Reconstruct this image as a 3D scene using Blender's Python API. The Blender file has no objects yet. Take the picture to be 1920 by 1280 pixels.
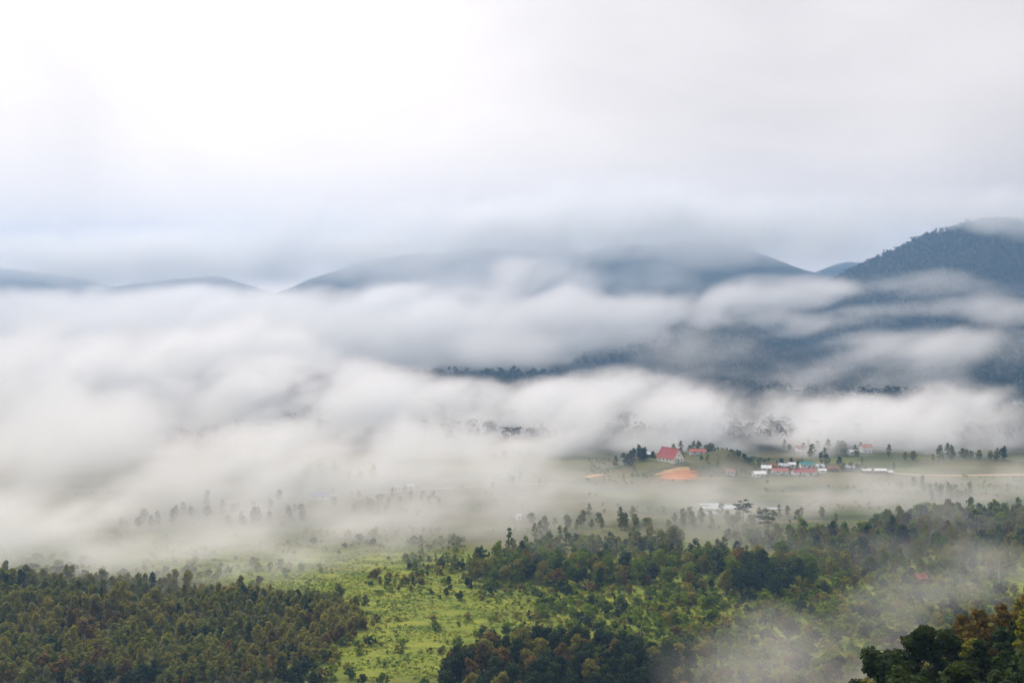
import bpy, bmesh, math, random
import numpy as np
R = math.radians
rng = np.random.default_rng(7)
random.seed(7)
sc = bpy.context.scene
COL = sc.collection

# ------------------------------------------------------------------ camera
F_PX = 1900.0          # focal length in pixels of a 1920 px wide frame
HORIZON = 560.0        # picture row of the true horizon
CAM_Z = 150.0
PITCH = math.atan((640 - HORIZON) / F_PX)
cam = bpy.data.objects.new('camera', bpy.data.cameras.new('camera'))
COL.objects.link(cam)
cam.location = (0, 0, CAM_Z)
cam.rotation_euler = (math.pi / 2 - PITCH, 0, 0)
cam.data.sensor_width = 36
cam.data.lens = F_PX / 1920 * 36
cam.data.clip_start = 0.5
cam.data.clip_end = 40000
sc.camera = cam

# ------------------------------------------------------------------ overcast sky and veiled sun
SUN_AZ, SUN_EL = R(-32), R(48)          # azimuth from +Y towards +X
sun_dir = (math.sin(SUN_AZ) * math.cos(SUN_EL), math.cos(SUN_AZ) * math.cos(SUN_EL), math.sin(SUN_EL))
world = bpy.data.worlds.new('World')
sc.world = world
world.use_nodes = True


def nodes_of(tree):
    tree.nodes.clear()
    return tree.nodes, tree.links


class G:
    """small helper for building node trees"""
    def __init__(s, tree, clear=True):
        s.t = tree
        if clear:
            tree.nodes.clear()
        s.n, s.l = tree.nodes, tree.links

    def new(s, typ, **kw):
        nd = s.n.new(typ)
        for k, v in kw.items():
            setattr(nd, k, v)
        return nd

    def put(s, sock, v):
        if hasattr(v, 'is_output'):
            s.l.new(v, sock)
        else:
            sock.default_value = v

    def math(s, op, a, b=0.0, c=None, clamp=False):
        nd = s.new('ShaderNodeMath', operation=op, use_clamp=clamp)
        s.put(nd.inputs[0], a)
        s.put(nd.inputs[1], b)
        if c is not None:
            s.put(nd.inputs[2], c)
        return nd.outputs[0]

    def vmath(s, op, a, b=(0, 0, 0)):
        nd = s.new('ShaderNodeVectorMath', operation=op)
        s.put(nd.inputs[0], a)
        s.put(nd.inputs[1], b)
        return nd.outputs['Value'] if op in ('DOT_PRODUCT', 'LENGTH') else nd.outputs[0]

    def noise(s, vec, scale, detail=4, rough=.55, dist=0.0, out=0):
        nd = s.new('ShaderNodeTexNoise')
        s.put(nd.inputs['Vector'], vec)
        nd.inputs['Scale'].default_value = scale
        nd.inputs['Detail'].default_value = detail
        nd.inputs['Roughness'].default_value = rough
        nd.inputs['Distortion'].default_value = dist
        return nd.outputs[out]

    def ramp(s, fac, stops, interp='LINEAR'):
        nd = s.new('ShaderNodeValToRGB')
        cr = nd.color_ramp
        cr.interpolation = interp
        while len(cr.elements) > 1:
            cr.elements.remove(cr.elements[0])
        cr.elements[0].position = stops[0][0]
        cr.elements[0].color = (*stops[0][1], 1)
        for p, c in stops[1:]:
            e = cr.elements.new(p)
            e.color = (*c, 1)
        s.put(nd.inputs[0], fac)
        return nd.outputs[0]

    def mix(s, fac, a, b):
        nd = s.new('ShaderNodeMix', data_type='RGBA')
        s.put(nd.inputs[0], fac)
        s.put(nd.inputs[6], a)
        s.put(nd.inputs[7], b)
        return nd.outputs[2]


g = G(world.node_tree)
tc = g.new('ShaderNodeTexCoord')
d = tc.outputs['Generated']
glow = g.math('MAXIMUM', g.vmath('DOT_PRODUCT', d, sun_dir), 0.0)
g1 = g.math('POWER', glow, 5.0)
g2 = g.math('POWER', glow, 30.0)
st = g.vmath('MULTIPLY', g.vmath('ADD', d, (0, 0, .35)), (1.0, 1.0, 1.7))
n1 = g.noise(st, 2.0, 5, .48, .7)
n2 = g.noise(st, 6.0, 4, .5, .2)
cl = g.math('ADD', g.math('MULTIPLY', g.math('SUBTRACT', n1, .5), .55), g.math('MULTIPLY', g.math('SUBTRACT', n2, .5), .10))
sz_ = g.new('ShaderNodeSeparateXYZ')
g.put(sz_.inputs[0], d)
low = g.math('SUBTRACT', 1.0, g.math('MULTIPLY', sz_.outputs[2], 2.4), clamp=True)      # cloud seen through more air near the horizon is warmer
br = g.math('ADD', g.math('ADD', g.math('ADD', .52, g.math('MULTIPLY', low, .06)), cl), g.math('ADD', g.math('MULTIPLY', g1, .95), g.math('MULTIPLY', g2, .5)))
tint = g.mix(g1, (1.03, .985, .99, 1), (1.03, 1.0, .975, 1))
tint = g.mix(low, tint, (1.165, 1.0, .875, 1))
cloud = g.new('ShaderNodeVectorMath', operation='SCALE')
g.put(cloud.inputs[0], tint)
g.put(cloud.inputs['Scale'], br)
sky = g.new('ShaderNodeTexSky', sky_type='NISHITA', sun_disc=False)
sky.sun_elevation = SUN_EL
sky.sun_rotation = SUN_AZ
skyb = g.new('ShaderNodeVectorMath', operation='SCALE')
g.put(skyb.inputs[0], sky.outputs[0])
skyb.inputs['Scale'].default_value = 0.05
mixed = g.mix(0.9, skyb.outputs[0], cloud.outputs[0])       # nine tenths cloud cover
bg = g.new('ShaderNodeBackground')
g.put(bg.inputs['Color'], mixed)
out = g.new('ShaderNodeOutputWorld')
g.l.new(bg.outputs[0], out.inputs[0])

sun = bpy.data.objects.new('sun', bpy.data.lights.new('sun', 'SUN'))
COL.objects.link(sun)
sun.data.energy = 2.0
sun.data.angle = R(11)
sun.data.color = (1.0, .87, .70)
from mathutils import Vector
sun.rotation_euler = Vector(sun_dir).to_track_quat('Z', 'Y').to_euler()

sc.view_settings.view_transform = 'Standard'
sc.view_settings.look = 'None'
sc.view_settings.exposure = 0.6
sc.view_settings.gamma = 1.0
sc.view_settings.use_curve_mapping = False
cy = sc.cycles
cy.max_bounces = 6
cy.diffuse_bounces = 2
cy.glossy_bounces = 2
cy.transmission_bounces = 2
cy.volume_bounces = 4
cy.volume_step_rate = 4.0
cy.volume_max_steps = 400
cy.use_adaptive_sampling = True
cy.adaptive_threshold = 0.03
cy.sample_clamp_indirect = 4.0
cy.use_denoising = True


# ------------------------------------------------------------------ helpers
def at(px, row, y):
    """world point seen at that picture position, y metres in front of the camera"""
    cx, cyy = (px - 960) / F_PX, (640 - row) / F_PX
    fy, fz = math.cos(PITCH), -math.sin(PITCH)
    uy, uz = math.sin(PITCH), math.cos(PITCH)
    dy, dz = fy + cyy * uy, fz + cyy * uz
    k = y / dy
    return (cx * k, y, CAM_Z + dz * k)


def proj(x, y, z):
    fy, fz = math.cos(PITCH), -math.sin(PITCH)
    uy, uz = math.sin(PITCH), math.cos(PITCH)
    dep = y * fy + (z - CAM_Z) * fz
    up = y * uy + (z - CAM_Z) * uz
    return 960 + F_PX * x / dep, 640 - F_PX * up / dep


def _hash(ix, iy, s):
    n = (ix * 374761393 + iy * 668265263 + s * 974634777) & 0xFFFFFFFF
    n = ((n ^ (n >> 13)) * 1274126177) & 0xFFFFFFFF
    return ((n ^ (n >> 16)) & 0xFFFF) / 65535.0


def vnoise(x, y, s=0):
    x = np.asarray(x, float)
    y = np.asarray(y, float)
    ix, iy = np.floor(x).astype(np.int64), np.floor(y).astype(np.int64)
    fx, fy = x - ix, y - iy
    fx, fy = fx * fx * (3 - 2 * fx), fy * fy * (3 - 2 * fy)
    a, b = _hash(ix, iy, s), _hash(ix + 1, iy, s)
    c, e = _hash(ix, iy + 1, s), _hash(ix + 1, iy + 1, s)
    return (a * (1 - fx) + b * fx) * (1 - fy) + (c * (1 - fx) + e * fx) * fy


def fbm(x, y, o=4, s=0):
    v, a = 0.0, 0.5
    for k in range(o):
        v = v + a * (vnoise(np.asarray(x) * 2 ** k, np.asarray(y) * 2 ** k, s + k) - .5)
        a *= .5
    return v


def sst(t):
    t = np.clip(t, 0, 1)
    return t * t * (3 - 2 * t)


def gauss(x, y, cx, cyy, rx, ry):
    return np.exp(-((x - cx) / rx) ** 2 - ((y - cyy) / ry) ** 2)


def H(x, y):
    """height of the ground above the valley floor"""
    x = np.asarray(x, float)
    y = np.asarray(y, float)
    yy = np.maximum(y, -40)
    hn = 25 * np.logaddexp(0, (147 - .5 * yy) / 25)
    hn = np.minimum(hn, 147.2 + 0 * x)
    steep = sst((hn - 4) / 30) * sst(y / 40)
    h = hn + steep * (3.0 * fbm(x / 35, y / 35, 3, 3))
    h = h + 26 * sst((x - 38) / 62) * (1 - sst((y - 215) / 170)) * sst((y - 30) / 90)
    h = h + 11 * gauss(x, y, 60, 135, 26, 24)
    h = h + 11 * gauss(x, y, 16, 372, 42, 26)
    h = h + 8 * gauss(x, y, -235, 490, 140, 60)
    h = h + 5 * gauss(x, y, 230, 620, 160, 60)
    flat = 1 - sst((y - 640) / 40) * (1 - sst((y - 840) / 60))
    h = h + (1 - steep) * flat * 2.6 * fbm(x / 38, y / 38, 4, 11)
    # knoll under the red-roofed hall and the mound beside it
    q = np.sqrt(((x - 150) / 62) ** 2 + ((y - 893) / 50) ** 2)
    h = h + 9.5 * (1 - sst((q - .62) / .42))
    h = h + 6.5 * gauss(x, y, 196, 900, 26, 20)
    h = h + 18 * sst((y - 1000) / 500) * (fbm(x / 260, y / 260, 4, 21) + .25)
    return h


def hz(x, y):
    return float(H(x, y))


def make_mesh(name, V, F, mat, tint=None, smooth=False):
    """V (n,3) array, F (m,3|4) array"""
    V = np.asarray(V, np.float32)
    F = np.asarray(F, np.int32)
    me = bpy.data.meshes.new(name)
    m, k = F.shape
    me.vertices.add(len(V))
    me.vertices.foreach_set('co', V.ravel())
    me.loops.add(m * k)
    me.loops.foreach_set('vertex_index', F.ravel())
    me.polygons.add(m)
    me.polygons.foreach_set('loop_start', np.arange(0, m * k, k, dtype=np.int32))
    if tint is not None:
        a = me.attributes.new('tint', 'FLOAT', 'POINT')
        a.data.foreach_set('value', np.asarray(tint, np.float32))
    me.update(calc_edges=True)
    me.validate()
    if smooth:
        me.polygons.foreach_set('use_smooth', np.ones(m, bool))
    if mat is not None:
        me.materials.append(mat)
    return me


def add(name, me, parent=None, loc=(0, 0, 0), rz=0.0, s=1.0):
    o = bpy.data.objects.new(name, me)
    COL.objects.link(o)
    o.location = loc
    if rz:
        o.rotation_euler = (0, 0, rz)
    if s != 1.0:
        o.scale = (s, s, s) if not hasattr(s, '__len__') else s
    if parent:
        o.parent = parent
    return o


def tag(o, label=None, cat=None, group=None, kind=None):
    if label:
        o['label'] = label
    if cat:
        o['category'] = cat
    if group:
        o['group'] = group
    if kind:
        o['kind'] = kind
    return o


def merge(parts):
    """parts: list of (V, F quads) -> one pair"""
    Vs, Fs, n = [], [], 0
    for V, F in parts:
        Vs.append(V)
        Fs.append(np.asarray(F) + n)
        n += len(V)
    return np.concatenate(Vs), np.concatenate(Fs)


def tube(pts, rad, sides=6):
    pts = np.asarray(pts, float)
    n = len(pts)
    V = []
    for i in range(n):
        t = pts[min(i + 1, n - 1)] - pts[max(i - 1, 0)]
        t = t / (np.linalg.norm(t) + 1e-9)
        a = np.cross(t, (0.31, 0.95, 0.05))
        a /= np.linalg.norm(a) + 1e-9
        b = np.cross(t, a)
        for k in range(sides):
            w = 2 * math.pi * k / sides
            V.append(pts[i] + rad[i] * (math.cos(w) * a + math.sin(w) * b))
    Fq = []
    for i in range(n - 1):
        for k in range(sides):
            k2 = (k + 1) % sides
            Fq.append((i * sides + k, i * sides + k2, (i + 1) * sides + k2, (i + 1) * sides + k))
    Fq.append(tuple((n - 1) * sides + k for k in (0, 1, 2, 3)))
    return np.array(V), np.array(Fq)


def boxm(x0, x1, y0, y1, z0, z1):
    V = np.array([(x, y, z) for z in (z0, z1) for y in (y0, y1) for x in (x0, x1)], float)
    Fq = np.array([(0, 2, 3, 1), (4, 5, 7, 6), (0, 1, 5, 4), (2, 6, 7, 3), (0, 4, 6, 2), (1, 3, 7, 5)])
    return V, Fq


# ------------------------------------------------------------------ materials
MATS = {}


def leaf_mat(name, stops, transl=.4):
    m = bpy.data.materials.new(name)
    m.use_nodes = True
    g = G(m.node_tree)
    at_ = g.new('ShaderNodeAttribute', attribute_name='tint')
    oi = g.new('ShaderNodeObjectInfo')
    f = g.math('ADD', g.math('MULTIPLY', at_.outputs['Fac'], .7), g.math('MULTIPLY', oi.outputs['Random'], .3))
    c = g.ramp(f, stops)
    p = g.new('ShaderNodeBsdfPrincipled')
    g.put(p.inputs['Base Color'], c)
    p.inputs['Roughness'].default_value = .62
    p.inputs['Specular IOR Level'].default_value = .1
    t = g.new('ShaderNodeBsdfTranslucent')
    g.put(t.inputs['Color'], c)
    mx = g.new('ShaderNodeMixShader')
    mx.inputs[0].default_value = transl
    g.l.new(p.outputs[0], mx.inputs[1])
    g.l.new(t.outputs[0], mx.inputs[2])
    o = g.new('ShaderNodeOutputMaterial')
    g.l.new(mx.outputs[0], o.inputs[0])
    MATS[name] = m
    return m


def plain(name, col, rough=.75, var=.25, scale=1.5, spec=.3, metal=0.0):
    m = bpy.data.materials.new(name)
    m.use_nodes = True
    g = G(m.node_tree)
    tcn = g.new('ShaderNodeTexCoord')
    n = g.noise(tcn.outputs['Object'], scale, 5, .6)
    c = g.ramp(n, [(.25, tuple(x * (1 - var) for x in col)), (.75, tuple(min(1, x * (1 + var)) for x in col))])
    p = g.new('ShaderNodeBsdfPrincipled')
    g.put(p.inputs['Base Color'], c)
    p.inputs['Roughness'].default_value = rough
    p.inputs['Metallic'].default_value = metal
    p.inputs['Specular IOR Level'].default_value = spec
    o = g.new('ShaderNodeOutputMaterial')
    g.l.new(p.outputs[0], o.inputs[0])
    MATS[name] = m
    return m


leaf_mat('olive_leaves', [(0, (.105, .105, .010)), (.5, (.22, .205, .022)), (1, (.34, .285, .034))])
leaf_mat('greygreen_leaves', [(0, (.095, .110, .018)), (.5, (.18, .195, .034)), (1, (.26, .265, .054))])
leaf_mat('rust_leaves', [(0, (.070, .050, .010)), (.45, (.15, .105, .020)), (.8, (.25, .14, .030)), (1, (.30, .19, .030))])
leaf_mat('yellow_leaves', [(0, (.10, .115, .010)), (.5, (.20, .21, .018)), (1, (.33, .30, .030))])
leaf_mat('dark_leaves', [(0, (.008, .018, .003)), (.5, (.028, .050, .007)), (1, (.075, .098, .014))])
leaf_mat('green_leaves', [(0, (.045, .080, .006)), (.5, (.115, .17, .011)), (1, (.21, .26, .018))])
leaf_mat('bright_leaves', [(0, (.085, .13, .006)), (.5, (.18, .24, .010)), (1, (.30, .35, .016))])
leaf_mat('forest_leaves', [(0, (.012, .026, .012)), (.5, (.022, .042, .018)), (1, (.045, .065, .026))])
plain('bark', (.09, .07, .05))
plain('pale_bark', (.36, .33, .28))
plain('dark_bark', (.035, .028, .02))


# ground -----------------------------------------------------------
def ground_material():
    m = bpy.data.materials.new('ground_cover')
    m.use_nodes = True
    g = G(m.node_tree)
    ge = g.new('ShaderNodeNewGeometry')
    P = ge.outputs['Position']
    sx = g.new('ShaderNodeSeparateXYZ')
    g.put(sx.inputs[0], P)
    big = g.noise(P, .018, 4, .6)
    mid = g.noise(g.vmath('MULTIPLY', P, (.5, 1.6, 1)), .09, 5, .62)
    fine = g.noise(P, .8, 4, .65)
    f = g.math('ADD', g.math('MULTIPLY', mid, .6), g.math('ADD', g.math('MULTIPLY', fine, .3), g.math('MULTIPLY', big, .1)))
    grass = g.ramp(f, [(.30, (.050, .080, .010)), (.40, (.10, .14, .014)), (.50, (.17, .205, .020)), (.60, (.25, .26, .028)), (.70, (.18, .15, .035))])
    warp_ = g.vmath('ADD', P, g.vmath('MULTIPLY', g.vmath('SUBTRACT', g.noise(P, .02, 3, .5, 0, 1), (.5, .5, .5)), (30, 18, 0)))
    cell = g.vmath('MULTIPLY', warp_, (.022, .048, 0))
    vo = g.new('ShaderNodeTexVoronoi', voronoi_dimensions='2D')
    g.put(vo.inputs['Vector'], cell)
    vo.inputs['Scale'].default_value = 1.0
    ve = g.new('ShaderNodeTexVoronoi', voronoi_dimensions='2D', feature='DISTANCE_TO_EDGE')
    g.put(ve.inputs['Vector'], cell)
    ve.inputs['Scale'].default_value = 1.0
    sc_ = g.new('ShaderNodeSeparateColor')
    g.put(sc_.inputs[0], vo.outputs['Color'])
    fn_ = g.math('ADD', g.math('MULTIPLY', sc_.outputs[0], .62), g.math('MULTIPLY', g.noise(g.vmath('MULTIPLY', P, (.35, 1.5, 1)), .12, 5, .65), .38))
    fields = g.ramp(fn_, [(.15, (.035, .048, .014)), (.32, (.08, .105, .022)), (.45, (.125, .10, .042)), (.58, (.065, .085, .022)), (.70, (.15, .125, .055)), (.85, (.105, .14, .022))])
    bund = g.math('MULTIPLY', g.math('MULTIPLY', g.math('SUBTRACT', .042, ve.outputs['Distance']), 30.0, clamp=True), .6)
    fields = g.mix(bund, fields, (.035, .050, .016, 1))
    zone = g.math('MULTIPLY', g.math('SUBTRACT', sx.outputs[1], 575.0), 1 / 50.0, clamp=True)
    c = g.mix(zone, grass, fields)
    wood = g.ramp(fine, [(.3, (.018, .022, .008)), (.7, (.045, .045, .018))])
    far = g.math('MULTIPLY', g.math('SUBTRACT', sx.outputs[1], 950.0), 1 / 60.0, clamp=True)
    c = g.mix(far, c, wood)
    sx2 = g.math('ADD', sx.outputs[0], g.math('MULTIPLY', g.math('SUBTRACT', mid, .5), 40.0))
    litter = g.math('MULTIPLY', g.math('MULTIPLY', g.math('SUBTRACT', -78.0, sx2), 1 / 14.0, clamp=True), g.math('MULTIPLY', g.math('SUBTRACT', g.math('SUBTRACT', 483.0, g.math('MULTIPLY', sx2, .228)), sx.outputs[1]), 1 / 10.0, clamp=True))
    wfl = g.ramp(fine, [(.3, (.040, .045, .012)), (.7, (.10, .09, .030))])
    c = g.mix(litter, c, wfl)
    near = g.math('MULTIPLY', g.math('SUBTRACT', 395.0, sx.outputs[1]), 1 / 40.0, clamp=True)
    c = g.mix(near, c, wood)
    p = g.new('ShaderNodeBsdfPrincipled')
    g.put(p.inputs['Base Color'], c)
    p.inputs['Roughness'].default_value = .9
    p.inputs['Specular IOR Level'].default_value = .15
    bp = g.new('ShaderNodeBump')
    bp.inputs['Strength'].default_value = .8
    bp.inputs['Distance'].default_value = .6
    g.put(bp.inputs['Height'], g.math('ADD', fine, mid))
    g.l.new(bp.outputs[0], p.inputs['Normal'])
    o = g.new('ShaderNodeOutputMaterial')
    g.l.new(p.outputs[0], o.inputs[0])
    return m


def axis(lo, hi, step, far_lo, far_hi, gr=1.25):
    a = list(np.arange(lo, hi + 1e-6, step))
    s, v = step, hi
    while v < far_hi:
        s *= gr
        v += s
        a.append(min(v, far_hi))
    s, v, b = step, lo, []
    while v > far_lo:
        s *= gr
        v -= s
        b.append(max(v, far_lo))
    return np.array(b[::-1] + a)


def grid_mesh(name, xs, ys, Z, mat):
    nx, ny = len(xs), len(ys)
    X, Y = np.meshgrid(xs, ys)
    V = np.stack([X.ravel(), Y.ravel(), Z.ravel()], 1)
    i = np.arange(nx * ny).reshape(ny, nx)
    Fq = np.stack([i[:-1, :-1].ravel(), i[:-1, 1:].ravel(), i[1:, 1:].ravel(), i[1:, :-1].ravel()], 1)
    return make_mesh(name, V, Fq, mat, smooth=True)


FAR = 5600
xs = axis(-420, 460, 4.4, -FAR, FAR)
ys = axis(-20, 1000, 4.4, -600, FAR)
X, Y = np.meshgrid(xs, ys)
ground = add('ground', grid_mesh('ground', xs, ys, H(X, Y), ground_material()))
tag(ground, kind='structure')


# mountains ---------------------------------------------------------
def hill_material():
    m = bpy.data.materials.new('forest_floor')
    m.use_nodes = True
    g = G(m.node_tree)
    ge = g.new('ShaderNodeNewGeometry')
    n = g.noise(ge.outputs['Position'], .04, 5, .65)
    c = g.ramp(n, [(.3, (.007, .014, .006)), (.7, (.016, .026, .011))])
    p = g.new('ShaderNodeBsdfPrincipled')
    g.put(p.inputs['Base Color'], c)
    p.inputs['Roughness'].default_value = .95
    o = g.new('ShaderNodeOutputMaterial')
    g.l.new(p.outputs[0], o.inputs[0])
    return m


HILL = hill_material()
HILLS = []


def mountain(crest, dist, front, back, seed, step, spur=.7):
    """crest: (picture column, row) points of the skyline at that distance"""
    pts = [at(px, row, dist) for px, row in crest]
    cx = np.array([p[0] for p in pts])
    cz = np.array([p[2] for p in pts])

    def hf(x, y):
        wob = fbm(x / 520, y / 900, 4, seed) * 1.6
        yc = dist + 180 * fbm(x / 700, 0 * x, 3, seed + 9)
        t = (y - yc) / np.where(y < yc, front, back)
        prof = np.clip(1 - np.abs(t), 0, 1)
        prof = prof ** 1.15
        z = np.interp(x, cx, cz)
        rid = 1 - np.abs(2 * fbm(x / 330, y / 900, 4, seed + 4)) * 2.2
        h = z * prof * (1 + spur * (rid - .75) * (1 - prof) * 1.4) + 60 * wob * prof * (1 - prof)
        h = h + 22 * fbm(x / 140, y / 140, 4, seed + 2) * sst(prof * 4)
        return h - 6
    xs = np.arange(cx.min(), cx.max(), step)
    ys = np.arange(dist - front * 1.02, dist + back * 1.02, step)
    X, Y = np.meshgrid(xs, ys)
    o = add('mountain', grid_mesh('mountain', xs, ys, hf(X, Y), HILL))
    tag(o, kind='structure')
    HILLS.append((hf, cx.min(), cx.max(), dist - front, dist + back * .25))
    return o


# right-hand mountain, the hill below it, the middle ridge, the far left ridge
mountain([(1430, 700), (1500, 560), (1590, 500), (1660, 470), (1740, 436), (1800, 416), (1860, 408), (1920, 414), (2050, 440), (2250, 560), (2400, 720)], 2850, 900, 900, 31, 22)
mountain([(1560, 745), (1640, 700), (1720, 650), (1800, 605), (1880, 570), (2000, 540), (2150, 560), (2300, 740)], 2000, 560, 500, 41, 18)
mountain([(860, 725), (980, 700), (1100, 660), (1200, 625), (1290, 602), (1370, 597), (1450, 628), (1520, 655), (1600, 640), (1680, 628), (1740, 650), (1830, 730)], 2350, 700, 600, 51, 20)
mountain([(440, 640), (520, 545), (600, 512), (700, 480), (800, 468), (900, 462), (1000, 470), (1090, 466), (1180, 452), (1280, 446), (1350, 449), (1420, 468), (1500, 500), (1570, 520), (1700, 560), (1800, 640)], 3700, 1000, 700, 61, 32)
mountain([(-300, 600), (-150, 505), (0, 497), (60, 505), (130, 515), (200, 530), (300, 522), (400, 512), (470, 530), (560, 560), (650, 650)], 4200, 900, 700, 71, 40)
mountain([(1380, 640), (1480, 520), (1580, 487), (1680, 500), (1800, 520), (1950, 640)], 4600, 900, 600, 81, 50)


# ------------------------------------------------------------------ vegetation templates
def leaves(clumps, n, size, seed, up=.75, shell=.45):
    """leaf-sized faces spread through ellipsoid clumps: (cx, cy, cz, rx, ry, rz)"""
    r = np.random.default_rng(seed)
    C = np.array(clumps, float)
    w = (C[:, 3] * C[:, 4]) ** 1.0
    k = r.choice(len(C), n, p=w / w.sum())
    dv = r.normal(size=(n, 3))
    dv /= np.linalg.norm(dv, axis=1)[:, None]
    rad = shell + (1 - shell) * r.random(n) ** .6
    rad *= 1 + .18 * (r.random(n) - .5)
    pos = C[k, :3] + dv * rad[:, None] * C[k, 3:]
    nor = dv + r.normal(size=(n, 3)) * .55 + np.array((0, 0, up))
    nor /= np.linalg.norm(nor, axis=1)[:, None]
    a = np.cross(nor, r.normal(size=(n, 3)))
    a /= np.linalg.norm(a, axis=1)[:, None]
    b = np.cross(nor, a)
    sz = size * (.55 + .9 * r.random(n))[:, None]
    V = np.stack([pos - a * sz * .62, pos - b * sz * .40 + nor * sz * .08, pos + a * sz * .62, pos + b * sz * .40 + nor * sz * .08], 1).reshape(-1, 3)
    F = np.arange(n * 4).reshape(n, 4)
    ct = r.random(len(C))
    t = np.clip(ct[k] * .55 + r.random(n) * .45, 0, 1)
    return V, F, np.repeat(t, 4)


def tree_template(seed, h, cr, cbase, nclump, nleaf, lsize, flat=1.0, lean=.05, trunk_r=None, clump_r=.42, sides=6):
    """h total height, cr crown radius, cbase height where the crown starts"""
    r = np.random.default_rng(seed)
    cl = []
    top = h - cr * clump_r * .7
    for i in range(nclump):
        u = (i + .5) / nclump
        z = cbase + (top - cbase) * u ** .9
        prof = math.sqrt(max(.05, 1 - abs(2 * u - .9) ** 2 * .8)) * (1 - .35 * u)
        a = i * 2.4 + r.random() * 1.2
        q = cr * prof * (.25 + .55 * r.random())
        rr = cr * clump_r * (.7 + .6 * r.random())
        cl.append((q * math.cos(a), q * math.sin(a), z + r.normal() * h * .02, rr, rr * (.8 + .4 * r.random()), rr * flat * (.7 + .4 * r.random())))
    cl.append((r.normal() * .1 * cr, r.normal() * .1 * cr, top, cr * clump_r * .8, cr * clump_r * .8, cr * clump_r * .8 * flat))
    crown = leaves(cl, nleaf, lsize, seed + 1)
    tr = trunk_r or h * .016
    lx, ly = r.normal() * lean * h, r.normal() * lean * h
    ax = [(0, 0, -.6), (lx * .1, ly * .1, h * .25), (lx * .5, ly * .3, h * .55), (lx * .3, ly * .5, h * .86)]
    parts = [tube(ax, [tr * 1.35, tr, tr * .7, tr * .25], sides)]
    for c in cl[::max(1, nclump // 6)]:
        z0 = max(cbase * .8, min(c[2] * .78, h * .7))
        t = z0 / (h * .86)
        s = np.array((lx * .4 * t, ly * .4 * t, z0))
        e = np.array(c[:3])
        parts.append(tube([s, s * .45 + e * .55 + np.array((0, 0, .03 * h)), e], [tr * .5, tr * .32, tr * .12], 4))
    return crown, merge(parts)


def template_meshes(tpl, leafmat, barkmat, nm='tree'):
    (V, F, t), (tv, tf) = tpl
    return make_mesh(nm + '_crown', V, F, MATS[leafmat], t), make_mesh(nm + '_trunk', tv, tf, MATS[barkmat], smooth=True)


def plant(name, meshes, x, y, s, rz, label, cat, group=None, crown='crown', trunk='trunk', z=None, sink=.1):
    root = bpy.data.objects.new(name, None)
    COL.objects.link(root)
    root.empty_display_size = .2
    root.location = (x, y, (hz(x, y) if z is None else z) - sink)
    root.rotation_euler = (0, 0, rz)
    root.scale = (s, s, s)
    tag(root, label, cat, group)
    for nm, me in ((crown, meshes[0]), (trunk, meshes[1])):
        o = bpy.data.objects.new(nm, me)
        COL.objects.link(o)
        o.parent = root
    return root


def bake(name, tpls, xs, ys, ss, mat, seed, zs=None, label=None, shift=0.0, trunks=False):
    """many copies of crown templates joined into one 'stuff' mesh"""
    r = np.random.default_rng(seed)
    n = len(xs)
    if zs is None:
        zs = H(np.array(xs), np.array(ys))
    Vs, Fs, Ts, off = [], [], [], 0
    which = r.integers(0, len(tpls), n)
    for i in range(n):
        V, F, t = tpls[which[i]]
        a = r.random() * 6.283
        c, s_ = math.cos(a), math.sin(a)
        k = ss[i]
        W = np.empty_like(V)
        W[:, 0] = (V[:, 0] * c - V[:, 1] * s_) * k + xs[i]
        W[:, 1] = (V[:, 0] * s_ + V[:, 1] * c) * k + ys[i]
        W[:, 2] = V[:, 2] * k * (.85 + .3 * r.random()) + zs[i]
        Vs.append(W)
        Fs.append(F + off)
        Ts.append(np.clip(t * .55 + r.random() * .45 + shift, 0, 1))
        off += len(V)
    o = add(name, make_mesh(name, np.concatenate(Vs), np.concatenate(Fs), mat, np.concatenate(Ts)))
    tag(o, label, kind='stuff')
    return o


def scatter(x0, x1, y0, y1, gap, seed, keep, jit=.85):
    """jittered grid of plan positions that pass keep(x, y, px, row)"""
    r = np.random.default_rng(seed)
    gx, gy = np.meshgrid(np.arange(x0, x1, gap), np.arange(y0, y1, gap))
    xx = gx.ravel() + gap * jit * (r.random(gx.size) - .5) * 1.4
    yy = gy.ravel() + gap * jit * (r.random(gx.size) - .5) * 1.4
    px, row = proj(xx, yy, H(xx, yy))
    ok = (px > -60) & (px < 1980) & (row < 1330)
    P = [(float(a), float(b)) for a, b, c, e in zip(xx[ok], yy[ok], px[ok], row[ok]) if keep(a, b, c, e)]
    return P


# ------------------------------------------------------------------ lower left woodland
WOOD = [tree_template(100 + i, (6.2, 7, 8, 5.5, 6.6, 8.6)[i], (2.8, 2.5, 2.3, 3.2, 2.7, 2.0)[i], (1.2, 2.0, 2.5, 1.0, 2.2, 3.0)[i], (10, 8, 9, 12, 6, 8)[i], (640, 460, 420, 700, 360, 330)[i], .55, flat=(.9, 1.0, 1.1, .8, .7, 1.3)[i], clump_r=(.42, .38, .45, .36, .4, .5)[i]) for i in range(6)]
wood_cols = [('olive_leaves', 'olive green', 4), ('greygreen_leaves', 'grey green', 4), ('rust_leaves', 'rust brown', 3), ('yellow_leaves', 'yellowish', 1), ('dark_leaves', 'dark green', 1)]
WM = {c: [template_meshes(t, c, 'pale_bark' if i % 2 else 'bark', 'woodland_tree') for i, t in enumerate(WOOD)] for c, _, _ in wood_cols}


def in_wood(x, y, px, row):
    edge = np.interp(row, [1090, 1130, 1170, 1215, 1250, 1330], [560, 655, 700, 640, 600, 560])
    return px < edge + 18 * math.sin(row * .21) and y < 552 and row > np.interp(px, [0, 300, 650], [1082, 1104, 1128])


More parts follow.
